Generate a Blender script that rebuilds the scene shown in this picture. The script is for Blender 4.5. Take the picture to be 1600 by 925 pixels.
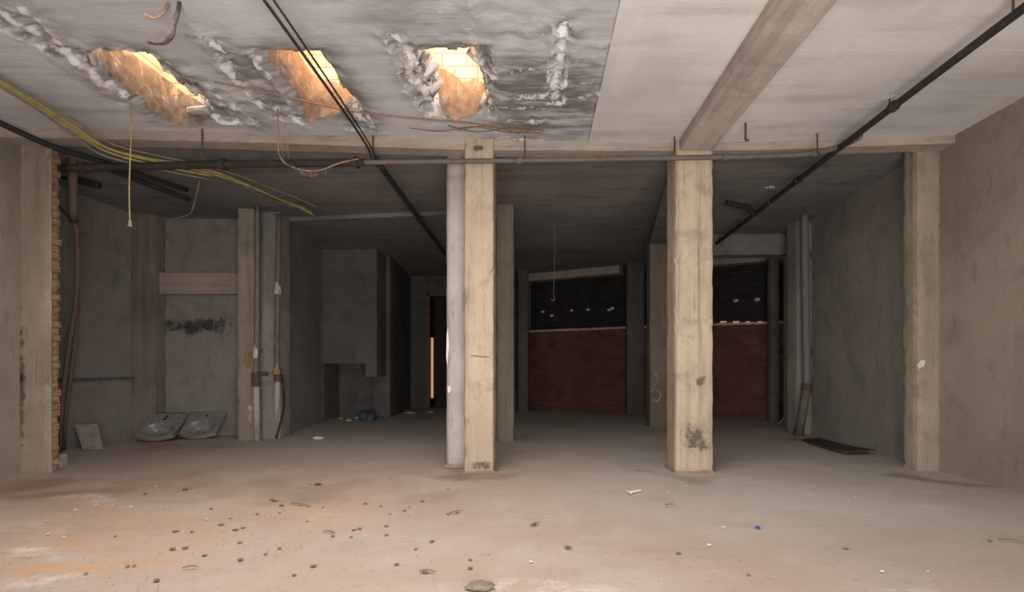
import bpy, bmesh, math, random
from mathutils import Vector, Matrix, noise
for o in list(bpy.data.objects): bpy.data.objects.remove(o, do_unlink=True)
random.seed(7)
S = bpy.context.scene
COL = S.collection
R = math.radians
# ------------------------------------------------------------------ camera, light, exposure
VX, VY, F, EZ = 840.0, 572.0, 800.0, 1.2        # vanishing point, focal length in pixels, eye height
H = 2.57                                        # ceiling above the eye
ZC = EZ + H
cd = bpy.data.cameras.new('camera'); cam = bpy.data.objects.new('camera', cd); COL.objects.link(cam)
cam.location = (0, 0, EZ); cam.rotation_euler = (R(90), 0, 0)
cd.sensor_width = 36; cd.lens = 36*F/1600; cd.shift_x = (800-VX)/1600; cd.shift_y = (VY-462.5)/1600
cd.clip_start = .05
S.camera = cam
S.view_settings.view_transform = 'Standard'; S.view_settings.look = 'None'
S.view_settings.gamma = 1; S.view_settings.use_curve_mapping = False
S.view_settings.exposure = 0.0
W = bpy.data.worlds.new('world'); S.world = W; W.use_nodes = True
W.node_tree.nodes['Background'].inputs[0].default_value = (.75, .82, 1, 1)
W.node_tree.nodes['Background'].inputs[1].default_value = .05
def area(name, loc, rot, sx, sy, power, col):
    l = bpy.data.lights.new(name, 'AREA'); l.shape = 'RECTANGLE'; l.size = sx; l.size_y = sy; l.energy = power; l.color = col
    o = bpy.data.objects.new(name, l); COL.objects.link(o); o.location = loc; o.rotation_euler = rot
    return o
# daylight through the entrance behind the camera
area('entrance_daylight', (.5, -1.25, .7), (R(105), 0, 0), 4.0, 1.2, 350, (1, .955, .92))
area('added_overhead_fill', (-1.2, 2.7, ZC-.04), (0, 0, 0), 4.3, 1.5, 172, (1, .955, .92))  # added lamp under the slab for overhead fill; no rooflight is built
SKY_GLOW = 13.0                                  # strength of the skylight glazing
SKY_COL = (1, .80, .58, 1)

# ------------------------------------------------------------------ pixel helpers (photo frame 1600x925)
def fl(px, py):                                  # point on the floor
    Y = F*EZ/(py-VY); return Vector(((px-VX)/F*Y, Y, 0))
def ce(px, py, h=H):                             # point on the ceiling
    Y = F*h/(VY-py); return Vector(((px-VX)/F*Y, Y, EZ+h))
def at(px, py, Y): return Vector(((px-VX)/F*Y, Y, EZ+(VY-py)/F*Y))
def topx(x, y, z): return VX+F*x/y, VY-F*(z-EZ)/y

# ------------------------------------------------------------------ materials
class N:
    def __init__(s, name):
        s.m = bpy.data.materials.new(name); s.m.use_nodes = True; s.t = s.m.node_tree; s.t.nodes.clear()
        s.out = s.t.nodes.new('ShaderNodeOutputMaterial'); s.b = s.t.nodes.new('ShaderNodeBsdfPrincipled')
        s.t.links.new(s.b.outputs[0], s.out.inputs[0]); s.b.inputs['Roughness'].default_value = .9
        s.b.inputs['Specular IOR Level'].default_value = .2
        s._p = None
    def n(s, t, **k):
        n = s.t.nodes.new(t)
        for a, v in k.items(): setattr(n, a, v)
        return n
    def l(s, a, b): s.t.links.new(a, b)
    def pos(s):
        if not s._p: s._p = s.n('ShaderNodeNewGeometry').outputs['Position']
        return s._p
    def vec(s, scale=(1, 1, 1), rot=(0, 0, 0)):
        m = s.n('ShaderNodeMapping'); m.inputs['Scale'].default_value = scale; m.inputs['Rotation'].default_value = rot
        s.l(s.pos(), m.inputs[0]); return m.outputs[0]
    def noise(s, scale, detail=4, rough=.55, v=None, dist=0):
        t = s.n('ShaderNodeTexNoise'); t.inputs['Scale'].default_value = scale; t.inputs['Detail'].default_value = detail
        t.inputs['Roughness'].default_value = rough; t.inputs['Distortion'].default_value = dist
        s.l(v if v else s.pos(), t.inputs['Vector']); return t.outputs['Fac']
    def ramp(s, f, a, b, lo=0., hi=1.):
        r = s.n('ShaderNodeMapRange', interpolation_type='SMOOTHSTEP'); r.inputs[1].default_value = a; r.inputs[2].default_value = b
        r.inputs[3].default_value = lo; r.inputs[4].default_value = hi
        s.l(f, r.inputs[0]); return r.outputs[0]
    def math(s, op, a, b):
        m = s.n('ShaderNodeMath', operation=op)
        for i, v in enumerate((a, b)):
            if isinstance(v, (int, float)): m.inputs[i].default_value = v
            else: s.l(v, m.inputs[i])
        return m.outputs[0]
    def mix(s, f, a, b, mode='MIX'):
        m = s.n('ShaderNodeMix', data_type='RGBA', blend_type=mode)
        for i, v in ((0, f), (6, a), (7, b)):
            if isinstance(v, (int, float)): m.inputs[i].default_value = v
            elif isinstance(v, tuple): m.inputs[i].default_value = (v[0], v[1], v[2], 1)
            else: s.l(v, m.inputs[i])
        return m.outputs[2]
    def attr(s, name):
        a = s.n('ShaderNodeAttribute'); a.attribute_name = name; return a.outputs['Fac']
    def bump(s, h, strength=.3, dist=.01):
        b = s.n('ShaderNodeBump'); b.inputs['Strength'].default_value = strength; b.inputs['Distance'].default_value = dist
        s.l(h, b.inputs['Height']); s.l(b.outputs[0], s.b.inputs['Normal'])
    def color(s, c): s.l(c, s.b.inputs['Base Color'])

def concrete(name, lo, hi, scale=1., streak=None, streak_amt=.35, stain=None, stain_amt=.4, bump=.35):
    m = N(name)
    c = m.mix(m.ramp(m.noise(.7*scale, 5, .6), .32, .68), lo, hi)
    c = m.mix(m.ramp(m.noise(3.2*scale, 6, .65, dist=.4), .5, .72, 0, stain_amt), c, stain or tuple(v*.6 for v in lo))
    g = m.noise(60*scale, 3, .6)
    c = m.mix(m.ramp(g, .3, .75, .0, .22), c, tuple(v*.55 for v in lo))
    if streak:
        st = m.noise(1, 4, .6, m.vec(streak))
        c = m.mix(m.ramp(st, .5, .68, 0, streak_amt), c, tuple(v*.5 for v in lo))
        c = m.mix(m.ramp(st, .46, .3, 0, streak_amt*.6), c, tuple(min(1, v*1.18) for v in hi))
        s2 = m.noise(1, 3, .6, m.vec(tuple(v*4.2 for v in streak)))
        c = m.mix(m.ramp(s2, .60, .70, 0, streak_amt*1.1), c, tuple(v*.42 for v in lo))
        c = m.mix(m.ramp(s2, .40, .30, 0, streak_amt*.5), c, tuple(min(1, v*1.15) for v in hi))
    m.color(c); m.bump(m.noise(22*scale, 6, .7), bump, .012)
    return m.m
def plain(name, col, rough=.6, metal=0, var=.25, scale=12):
    m = N(name)
    c = m.mix(m.ramp(m.noise(scale, 5, .6), .35, .7), col, tuple(v*(1-var) for v in col))
    m.color(c); m.b.inputs['Roughness'].default_value = rough; m.b.inputs['Metallic'].default_value = metal
    m.bump(m.noise(scale*5, 3), .15, .004)
    return m.m
def rusty(name, col, rust=(.13, .055, .03), amt=.8, rough=.65):
    m = N(name)
    c = m.mix(m.ramp(m.noise(9, 6, .7), .48, .64, 0, amt), col, rust)
    m.color(c); m.b.inputs['Roughness'].default_value = rough; m.bump(m.noise(50, 4), .25, .004)
    return m.m
def brick(name, plane, c1, c2, mortar, grime=.5, size=(.25, .075)):
    m = N(name)
    sp = m.n('ShaderNodeSeparateXYZ'); m.l(m.pos(), sp.inputs[0]); cb = m.n('ShaderNodeCombineXYZ')
    m.l(sp.outputs['XY'.index(plane[0]) if plane[0] in 'XY' else 2], cb.inputs[0]); m.l(sp.outputs[2], cb.inputs[1])
    dv = m.n('ShaderNodeVectorMath', operation='MULTIPLY_ADD')
    nz = m.n('ShaderNodeTexNoise'); nz.inputs['Scale'].default_value = 5; m.l(m.pos(), nz.inputs[0])
    m.l(nz.outputs['Color'], dv.inputs[0]); dv.inputs[1].default_value = (.03, .03, 0); m.l(cb.outputs[0], dv.inputs[2])
    t = m.n('ShaderNodeTexBrick'); t.inputs['Scale'].default_value = 1; t.inputs['Brick Width'].default_value = size[0]
    t.inputs['Row Height'].default_value = size[1]; t.inputs['Mortar Size'].default_value = .007; t.inputs['Mortar Smooth'].default_value = .4
    t.inputs['Color1'].default_value = (*c1, 1); t.inputs['Color2'].default_value = (*c2, 1); t.inputs['Mortar'].default_value = (*mortar, 1)
    m.l(dv.outputs[0], t.inputs[0])
    c = m.mix(m.ramp(m.noise(2.2, 6, .65), .45, .7, 0, grime), t.outputs[0], tuple(v*.45 for v in c1))
    m.color(c)
    h = m.math('ADD', m.math('MULTIPLY', t.outputs['Fac'], -.8), m.math('MULTIPLY', m.noise(40, 4), .4))
    m.bump(h, .5, .012)
    return m.m

M = {}
M['column'] = concrete('column_concrete', (.40, .32, .24), (.52, .43, .315), 1.1, (9, 9, .35), .48, (.22, .18, .14), .55)
M['column_grey'] = concrete('grey_plaster', (.36, .33, .30), (.46, .43, .40), 1.4, (3, 3, .5), .3, (.22, .20, .18), .4)
M['column_rear_shaded'] = concrete('shaded_column_concrete', (.19, .165, .135), (.26, .225, .185), 1.1, (9, 9, .35), .4)  # column concrete in darker tones, standing in for weaker light further back
M['wall'] = concrete('wall_render', (.24, .205, .17), (.315, .27, .222), .7, (2.2, 2.2, .7), .22, (.18, .15, .125), .45)
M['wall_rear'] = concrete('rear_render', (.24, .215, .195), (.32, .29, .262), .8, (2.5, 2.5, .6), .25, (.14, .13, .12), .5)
M['wall_deep_shaded'] = concrete('deep_shaded_render', (.12, .113, .105), (.16, .15, .14), .9, (2.5, 2.5, .6), .25, (.08, .075, .07), .5)  # darker copy of the rear render; falloff of light put into its colour
M['wall_dark'] = concrete('dark_render', (.10, .097, .094), (.14, .135, .13), .9, None, .3, (.05, .05, .05), .6)  # very dark render for niche, passage, ledge and far right wall
M['pilaster'] = concrete('pilaster_concrete', (.28, .235, .185), (.385, .325, .26), 1.2, (7, 7, .5), .4, (.22, .17, .12), .55)
M['beam'] = concrete('beam_concrete', (.38, .32, .27), (.48, .41, .35), 1.2, (.5, 12, 12), .4, (.24, .21, .19), .4)
M['beam_long'] = concrete('long_beam_concrete', (.44, .38, .34), (.54, .475, .43), 1.2, (12, .5, 12), .4, (.24, .21, .19), .4)
M['lintel'] = concrete('lintel_concrete', (.33, .27, .23), (.42, .34, .29), 1.2, (.5, 12, 12), .3)
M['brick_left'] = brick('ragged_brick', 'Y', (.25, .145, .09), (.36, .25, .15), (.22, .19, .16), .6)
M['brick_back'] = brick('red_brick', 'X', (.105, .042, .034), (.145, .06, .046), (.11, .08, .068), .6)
M['brick_black'] = brick('black_brick', 'X', (.022, .02, .02), (.035, .03, .028), (.03, .03, .03), .5)  # near-black brick filling the opening above the ledge
M['brick_white'] = brick('whitewashed_brick', 'X', (.66, .50, .37), (.78, .63, .48), (.36, .25, .17), .45, (.24, .13))
M['pipe_dark'] = rusty('dark_pipe', (.035, .032, .03), (.09, .05, .035), .6)
M['pipe_grey'] = rusty('grey_pipe', (.15, .135, .12), (.12, .075, .055), .6)
M['pipe_brown'] = rusty('brown_pipe', (.14, .105, .085), (.20, .10, .06), .8)
M['pipe_zinc'] = rusty('zinc_pipe', (.165, .165, .16), (.26, .24, .22), .5, .6)
M['rust'] = rusty('rust', (.10, .06, .045), (.17, .085, .05), .6)
M['rod'] = rusty('rod', (.09, .06, .045), (.18, .09, .05), .7)
M['cable_yellow'] = plain('yellow_cable', (.38, .34, .13), .6, 0, .35)
M['cable_grey'] = plain('grey_cable', (.26, .24, .20), .6, 0, .35)
M['cable_black'] = plain('black_cable', (.03, .03, .034), .6)
M['white'] = plain('white_plaster', (.72, .69, .64), .9, 0, .2, 30)
M['crumb'] = plain('plaster_crumb', (.58, .53, .48), .9, 0, .3, 40)
M['cream'] = plain('cream_plaster', (.55, .47, .36), .9, 0, .35, 20)
M['ochre'] = plain('ochre_stain', (.42, .27, .13), .9, 0, .4, 14)
M['steel'] = rusty('dull_steel', (.30, .285, .27), (.15, .13, .115), .55, .42)
M['steel'].node_tree.nodes['Principled BSDF'].inputs['Metallic'].default_value = .25
M['slate'] = plain('grey_tile', (.33, .29, .27), .8, 0, .3)
M['board'] = plain('brown_hardboard', (.10, .07, .055), .8, 0, .4, 6)
M['hole'] = plain('black_hole', (.01, .01, .01), .9)
M['leaf'] = plain('dry_leaf', (.19, .125, .08), .9, 0, .4, 60)
M['twig'] = plain('twig', (.20, .14, .10), .9, 0, .4, 60)
M['blue'] = plain('blue_plastic', (.03, .10, .45), .5)
M['tarp'] = plain('blue_tarp', (.07, .09, .14), .5, 0, .4)
M['stone'] = concrete('stone', (.17, .14, .115), (.25, .21, .175), 6)
M['wood'] = plain('painted_timber', (.26, .125, .07), .7, 0, .5, 8)
M['chalk'] = plain('chalk', (.6, .58, .54), .95)
M['rope'] = plain('dusty_rope', (.32, .22, .15), .95, 0, .4, 40)
M['rag'] = plain('dark_rag', (.11, .09, .08), .95, 0, .4, 40)
M['scorch'] = plain('scorch', (.16, .13, .10), .95, 0, .4, 12)
def emission(name, col, st):
    m = bpy.data.materials.new(name); m.use_nodes = True; t = m.node_tree; t.nodes.clear()
    e = t.nodes.new('ShaderNodeEmission'); o = t.nodes.new('ShaderNodeOutputMaterial'); t.links.new(e.outputs[0], o.inputs[0])
    e.inputs[0].default_value = col; e.inputs[1].default_value = st; return m
M['glazing'] = emission('skylight_glazing', SKY_COL, SKY_GLOW)
M['gap'] = emission('daylight_in_gap', (1, .62, .38, 1), .5)
def web(name, col, lo=.35, hi=.6, amin=.15):
    m = N(name)
    d = m.n('ShaderNodeBsdfDiffuse'); tr = m.n('ShaderNodeBsdfTranslucent'); tp = m.n('ShaderNodeBsdfTransparent')
    c = m.mix(m.ramp(m.noise(14, 6, .7), .35, .7), col, tuple(v*.55 for v in col))
    m.l(c, d.inputs[0]); m.l(c, tr.inputs[0])
    s = m.n('ShaderNodeMixShader'); s.inputs[0].default_value = .5; m.l(d.outputs[0], s.inputs[1]); m.l(tr.outputs[0], s.inputs[2])
    a = m.ramp(m.noise(1, 6, .7, m.vec((16, 16, 5))), lo, hi, amin, .97)
    s2 = m.n('ShaderNodeMixShader'); m.l(a, s2.inputs[0]); m.l(tp.outputs[0], s2.inputs[1]); m.l(s.outputs[0], s2.inputs[2])
    m.l(s2.outputs[0], m.out.inputs[0]); return m.m
M['web'] = web('brown_cobweb', (.60, .42, .31), .30, .52, .35)
M['web_dull'] = web('dull_cobweb', (.40, .31, .26), .30, .54, .2)
M['web_thin'] = web('thin_cobweb', (.45, .32, .24), .45, .7, .0)
# front ceiling: board-marked slab, damp and crusted (attributes say where the wear sits)
m = N('old_ceiling')
c = m.mix(m.ramp(m.noise(.8, 5, .6), .3, .7), (.55, .565, .58), (.72, .74, .76))
st = m.noise(1, 5, .6, m.vec((.9, 6.5, 1)))
c = m.mix(m.ramp(st, .5, .66, 0, .45), c, (.38, .375, .37))
c = m.mix(m.ramp(st, .45, .3, 0, .4), c, (.78, .775, .77))
wv = m.n('ShaderNodeTexWave', wave_type='BANDS', bands_direction='Y', wave_profile='SAW'); wv.inputs['Scale'].default_value = .62
wv.inputs['Distortion'].default_value = .35; wv.inputs['Detail'].default_value = 2; m.l(m.pos(), wv.inputs[0])
c = m.mix(m.ramp(wv.outputs['Fac'], .93, 1., 0, .35), c, (.74, .72, .70))
dk = m.math('MULTIPLY', m.attr('damp'), m.ramp(m.noise(1, 6, .65, m.vec((1.3, 7, 1))), .34, .58, .1, 1.))
c = m.mix(m.math('MULTIPLY', dk, .85), c, (.115, .108, .10))
ol = m.math('MULTIPLY', m.attr('damp'), m.ramp(m.noise(1.0, 5, .6, m.vec((2, 9, 1))), .56, .68, 0, .7))
c = m.mix(ol, c, (.20, .165, .12))
nw = m.noise(15, 9, .78, dist=.5)
wh = m.math('ADD', m.attr('crust'), m.math('MULTIPLY', m.math('SUBTRACT', nw, .5), 2.8))
c = m.mix(m.ramp(wh, .36, .62, 0, .95), c, (.90, .90, .89))
m.color(c); m.bump(m.math('ADD', m.noise(18, 8, .75), m.math('MULTIPLY', m.ramp(wh, .38, .68), .6)), .5, .02)
M['ceiling'] = m.m
m = N('smooth_ceiling')
c = m.mix(m.ramp(m.noise(.6, 5, .55), .32, .68), (.60, .585, .57), (.77, .755, .74))
c = m.mix(m.ramp(m.noise(1, 5, .6, m.vec((.8, 5, 1), (0, 0, .12))), .5, .7, 0, .5), c, (.46, .43, .40))
c = m.mix(m.ramp(m.noise(1, 5, .6, m.vec((3.2, .7, 1), (0, 0, -.5))), .52, .72, 0, .3), c, (.84, .79, .74))
sp = m.n('ShaderNodeSeparateXYZ'); m.l(m.pos(), sp.inputs[0])
for yy in (4.14, 2.9, 5.5):
    d = m.math('ABSOLUTE', m.math('SUBTRACT', m.math('ADD', sp.outputs[1], m.math('MULTIPLY', m.noise(2, 2), .03)), yy+.015), 0)
    k = m.math('MULTIPLY', m.ramp(d, .012, .003), m.ramp(m.noise(5, 5, .7), .38, .6))
    c = m.mix(m.math('MULTIPLY', k, .75 if yy == 4.14 else .3), c, (.88, .85, .80))
m.color(c); m.bump(m.noise(20, 6, .7), .25, .01)
M['ceiling_smooth'] = m.m
M['ceiling_rear'] = concrete('shaded_rear_ceiling', (.20, .188, .178), (.28, .26, .245), .8, (.8, 6, 1), .4, (.13, .12, .11), .45)  # shade of the back bay put into the slab's darker colour
# floor
m = N('dusty_floor')
c = m.mix(m.ramp(m.noise(.5, 6, .6), .3, .7), (.43, .39, .35), (.53, .48, .435))
c = m.mix(m.math('MULTIPLY', m.attr('pink'), m.ramp(m.noise(1.3, 6, .6), .25, .65, .55, 1.)), c, (.385, .295, .245))
c = m.mix(m.math('MULTIPLY', m.attr('orange'), m.ramp(m.noise(3.3, 7, .7), .35, .65, .2, .9)), c, (.50, .30, .15))
c = m.mix(m.math('MULTIPLY', m.attr('red'), m.ramp(m.noise(2.3, 6, .7), .3, .65, .2, .9)), c, (.27, .155, .11))
c = m.mix(m.math('MULTIPLY', m.attr('pale'), m.ramp(m.noise(7, 8, .75), .42, .62, 0, .8)), c, (.62, .56, .5))
c = m.mix(m.math('MULTIPLY', m.attr('grime'), m.ramp(m.noise(4, 6, .7), .3, .6, .4, .9)), c, (.17, .125, .095))
c = m.mix(m.ramp(m.noise(1, 6, .65, m.vec((1.3, 4, 1), (0, 0, .15))), .52, .72, 0, .35), c, (.30, .25, .21))
c = m.mix(m.ramp(m.noise(38, 5, .7), .58, .70, 0, .45), c, (.22, .17, .13))
c = m.mix(m.math('MULTIPLY', m.attr('pink'), m.ramp(m.noise(1, 5, .7, m.vec((9, 16, 1), (0, 0, .2))), .58, .68, 0, .4)), c, (.25, .18, .135))
c = m.mix(m.ramp(m.noise(26, 5, .75), .66, .74, 0, .4), c, (.6, .55, .5))
m.color(c); m.bump(m.noise(14, 8, .75), .3, .012)
M['floor'] = m.m

# ------------------------------------------------------------------ object helpers
def prop(o, label=None, cat=None, group=None, kind=None):
    if label: o['label'] = label
    if cat: o['category'] = cat
    if group: o['group'] = group
    if kind: o['kind'] = kind
    return o
def face_up(bm, sgn=1):
    bm.normal_update()
    if sum(f.normal.z for f in bm.faces)*sgn < 0: bmesh.ops.reverse_faces(bm, faces=bm.faces)
def obj(name, bm, mat, parent=None, base=None, smooth=False, weld=False, up=0):
    """link a bmesh (world coordinates) as one mesh object, origin at its base or at its parent"""
    if weld: bmesh.ops.remove_doubles(bm, verts=bm.verts, dist=1e-5)
    bmesh.ops.recalc_face_normals(bm, faces=bm.faces)
    if up: face_up(bm, up)
    if parent is not None: base = Vector(parent['_w'])
    elif base is None:
        vs = [v.co for v in bm.verts]
        base = Vector((sum(v.x for v in vs)/len(vs), sum(v.y for v in vs)/len(vs), min(v.z for v in vs)))
    base = Vector(base)
    me = bpy.data.meshes.new(name); bmesh.ops.translate(bm, verts=bm.verts, vec=-base); bm.to_mesh(me); bm.free()
    if smooth:
        for p in me.polygons: p.use_smooth = True
    me.materials.append(M[mat] if isinstance(mat, str) else mat)
    o = bpy.data.objects.new(name, me); COL.objects.link(o)
    if parent is not None:
        o.parent = parent
    else: o.location = base
    o['_w'] = tuple(base)
    return o
def thing(name, loc, label, cat, group=None):
    o = bpy.data.objects.new(name, None); COL.objects.link(o); o.location = loc; o.empty_display_size = .1; o['_w'] = tuple(loc)
    return prop(o, label, cat, group)
def struct(name, bm, mat, **k):
    return prop(obj(name, bm, mat, base=(0, 0, 0), **k), kind='structure')
def add_box(bm, x0, x1, y0, y1, z0, z1, bevel=0, mat=None):
    r = bmesh.ops.create_cube(bm, size=1); vs = r['verts']
    for v in vs: v.co = Vector(((x0+x1)/2+v.co.x*(x1-x0), (y0+y1)/2+v.co.y*(y1-y0), (z0+z1)/2+v.co.z*(z1-z0)))
    if mat is not None: bmesh.ops.transform(bm, matrix=mat, verts=vs)
    if bevel:
        es = list({e for v in vs for e in v.link_edges}); bmesh.ops.bevel(bm, geom=es, offset=bevel, segments=2, affect='EDGES', profile=.6)
    return bm
def rough_box(x0, x1, y0, y1, z0, z1, seg=.06, amp=.006, chip=.02, seed=0, bevel=.012):
    """box with uneven faces and nibbled edges"""
    bm = bmesh.new(); lo = Vector((x0, y0, z0)); hi = Vector((x1, y1, z1)); d = hi-lo
    n = [max(2, min(60, int(round(d[i]/seg)))) for i in range(3)]
    for ax in range(3):
        a, b = [i for i in range(3) if i != ax]
        for side in (0, 1):
            g = []
            for i in range(n[a]+1):
                row = []
                for j in range(n[b]+1):
                    p = Vector((0, 0, 0)); p[ax] = hi[ax] if side else lo[ax]
                    p[a] = lo[a]+d[a]*i/n[a]; p[b] = lo[b]+d[b]*j/n[b]; row.append(bm.verts.new(p))
                g.append(row)
            for i in range(n[a]):
                for j in range(n[b]): bm.faces.new((g[i][j], g[i+1][j], g[i+1][j+1], g[i][j+1]))
    bmesh.ops.remove_doubles(bm, verts=bm.verts, dist=1e-4)
    c = (lo+hi)/2
    for v in bm.verts:
        p = v.co.copy(); q = p*6+Vector((seed*3.1, seed, 0))
        e = sum(1 for i in range(3) if min(abs(p[i]-lo[i]), abs(p[i]-hi[i])) < 1e-4)
        nv = Vector((noise.noise(q), noise.noise(q+Vector((9, 1, 4))), noise.noise(q+Vector((3, 7, 8)))*.3))
        if abs(p.z-z0) < 1e-4 or abs(p.z-z1) < 1e-4: nv.z = 0
        v.co = p+nv*amp
        if e >= 2:
            k = bevel+chip*max(0, noise.noise(p*9+Vector((seed, 0, 5))))**1.5*2
            for i in range(2):
                if abs(p[i]-lo[i]) < 1e-4: v.co[i] += k*.7
                elif abs(p[i]-hi[i]) < 1e-4: v.co[i] -= k*.7
    return bm
def add_prism(bm, pts, z0, z1):
    a = [bm.verts.new((p[0], p[1], z0)) for p in pts]; b = [bm.verts.new((p[0], p[1], z1)) for p in pts]; n = len(pts)
    bm.faces.new(a[::-1]); bm.faces.new(b)
    for i in range(n): bm.faces.new((a[i], a[(i+1) % n], b[(i+1) % n], b[i]))
    return bm
def smooth_path(pts, k=6):
    pts = [Vector(p) for p in pts]
    if len(pts) < 3: return pts
    o = []
    for i in range(len(pts)-1):
        p0 = pts[max(0, i-1)]; p1 = pts[i]; p2 = pts[i+1]; p3 = pts[min(len(pts)-1, i+2)]
        for j in range(k):
            t = j/k
            o.append(.5*((2*p1)+(p2-p0)*t+(2*p0-5*p1+4*p2-p3)*t*t+(3*p1-p0-3*p2+p3)*t**3))
    o.append(pts[-1]); return o
def add_tube(bm, pts, r, n=8, smooth=True, k=6, r1=None, wob=0):
    P = smooth_path(pts, k) if smooth else [Vector(p) for p in pts]
    rings = []; up = None
    for i, p in enumerate(P):
        t = (P[min(i+1, len(P)-1)]-P[max(i-1, 0)]).normalized()
        if up is None: up = t.orthogonal().normalized()
        up = (up-t*up.dot(t)).normalized(); s = t.cross(up)
        rr = r if r1 is None else r+(r1-r)*i/(len(P)-1)
        if wob: rr *= 1+wob*noise.noise(p*14)
        rings.append([bm.verts.new(p+(up*math.cos(2*math.pi*q/n)+s*math.sin(2*math.pi*q/n))*rr) for q in range(n)])
    for a, b in zip(rings, rings[1:]):
        for q in range(n): bm.faces.new((a[q], a[(q+1) % n], b[(q+1) % n], b[q]))
    bm.faces.new(rings[0][::-1]); bm.faces.new(rings[-1])
    return bm
def tube(*a, **k): return add_tube(bmesh.new(), *a, **k)
def box(*a, **k): return add_box(bmesh.new(), *a, **k)
def blob(c, sx, sy, sz, seed=0, sub=2, amp=.35):
    bm = bmesh.new(); bmesh.ops.create_icosphere(bm, subdivisions=sub, radius=1)
    for v in bm.verts:
        k = 1+amp*noise.noise(v.co*1.7+Vector((seed*2.3, seed, 1)))
        z = v.co.z*k
        v.co = Vector((c[0]+v.co.x*k*sx, c[1]+v.co.y*k*sy, c[2]+(max(z, -.3)+.3)*sz))
    return bm
def sheet(rows, mat_noise=0):
    """grid of points -> surface"""
    bm = bmesh.new(); g = [[bm.verts.new(p) for p in r] for r in rows]
    for i in range(len(g)-1):
        for j in range(len(g[0])-1): bm.faces.new((g[i][j], g[i+1][j], g[i+1][j+1], g[i][j+1]))
    return bm
def solid(o, t, off=-1):
    s = o.modifiers.new('thickness', 'SOLIDIFY'); s.thickness = t; s.offset = off; return o

# ------------------------------------------------------------------ floor
def sstep(a, b, x):
    t = max(0, min(1, (x-a)/(b-a))); return t*t*(3-2*t)
def ell(px, py, cx, cy, rx, ry): return 1-sstep(.5, 1.25, math.hypot((px-cx)/rx, (py-cy)/ry))
bm = bmesh.new()
x0, x1, y0, y1, st = -7.2, 6.2, -1.6, 15.4, .085
nx, ny = int((x1-x0)/st), int((y1-y0)/st)
lay = {k: bm.verts.layers.float.new(k) for k in ('pink', 'orange', 'red', 'pale', 'grime')}
g = []
for i in range(nx+1):
    row = []
    for j in range(ny+1):
        x = x0+(x1-x0)*i/nx; y = y0+(y1-y0)*j/ny
        z = .008*noise.noise(Vector((x*.8, y*.8, 3)))+.004*noise.noise(Vector((x*3, y*3, 1)))-.006
        v = bm.verts.new((x, y, z)); row.append(v)
        w = .35*noise.noise(Vector((x*.9, y*.9, 8))); q = Vector((x*1.4, y*1.4, 2))
        yy = max(y, 2.2); px, py = topx(x, yy, 0); px += 70*noise.noise(q); py += 22*noise.noise(q+Vector((4, 4, 4)))
        v[lay['pink']] = max(0, min(1, (1-sstep(-.5, 3.0, x+y*.25+w-.6))*(1-sstep(5.5, 8.5, y))+.75*(1-sstep(2.6, 4.6, y))))
        v[lay['orange']] = max(ell(px, py, 90, 880, 120, 22), .45*ell(px, py, 190, 840, 200, 60), .35*ell(px, py, 470, 790, 140, 30))
        v[lay['red']] = max(.9*ell(px, py, 90, 770, 170, 14), .6*ell(px, py, 270, 695, 90, 10), .5*ell(px, py, 260, 755, 120, 18))
        v[lay['pale']] = max(ell(px, py, 160, 783, 60, 8), ell(px, py, 60, 855, 50, 9), .8*ell(px, py, 70, 905, 90, 14), .4*ell(px, py, 40, 830, 60, 12),
                             .8*ell(px, py, 850, 915, 130, 11), .5*ell(px, py, 1420, 800, 110, 12), .5*ell(px, py, 1440, 920, 60, 8), .4*ell(px, py, 120, 745, 160, 6))
        v[lay['grime']] = max(.8*ell(px, py, 735, 737, 60, 5), .5*ell(px, py, 1075, 743, 60, 6), .45*ell(px, py, 480, 770, 80, 20), .35*ell(px, py, 690, 775, 60, 14), .8*ell(px, py, 1500, 748, 90, 7))
    g.append(row)
for i in range(nx):
    for j in range(ny): bm.faces.new((g[i][j], g[i+1][j], g[i+1][j+1], g[i][j+1]))
solid(struct('floor', bm, 'floor', smooth=True, up=1), .15)

# ------------------------------------------------------------------ front ceiling with three ragged openings
HOLES = [(-3.86, -3.30, 4.30, 5.28), (-2.28, -1.80, 4.25, 5.22), (-1.02, -.50, 4.22, 5.20)]
XP = .58                                           # edge between old slab and smooth slab
PL = [[(0, 22), (70, 68), (130, 108), (190, 152)], [(30, 8), (60, 38), (95, 75)], [(120, 88), (180, 80), (240, 90), (300, 128), (365, 165), (400, 195)],
      [(320, 55), (350, 85), (395, 92)], [(330, 62), (365, 120), (400, 160), (470, 192)], [(480, 88), (530, 160), (582, 202)],
      [(612, 55), (640, 84), (640, 120), (680, 180)], [(748, 86), (760, 150), (765, 185)], [(882, 40), (872, 110), (866, 160)],
      [(795, 188), (850, 192)], [(800, 150), (850, 152)], [(905, 156), (940, 146)], [(778, 216), (830, 217)], [(915, 70), (950, 72)],
      [(350, 170), (400, 190)], [(250, 95), (330, 150)], [(735, 0), (742, 70)], [(860, 145), (800, 155)],
      [(790, 50), (850, 52)], [(760, 112), (830, 110)], [(905, 100), (948, 102)], [(780, 168), (850, 170)], [(912, 186), (935, 184)], [(765, 205), (790, 200)], [(800, 25), (840, 24)], [(900, 130), (935, 128)], [(690, 60), (740, 62)], [(640, 20), (700, 18)]]
WT = [1, .8, 1, .9, .7, .9, 1, .75, .95, .8, .55, .8, .8, .5, .8, .6, .45, .6, .5, .5, .5, .6, .6, .6, .4, .5, .4, .35]
SEG = []
for pl, w in zip(PL, WT):
    q = [ce(*p) for p in pl]
    SEG += [(a.to_2d(), b.to_2d(), w) for a, b in zip(q, q[1:])]
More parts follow.
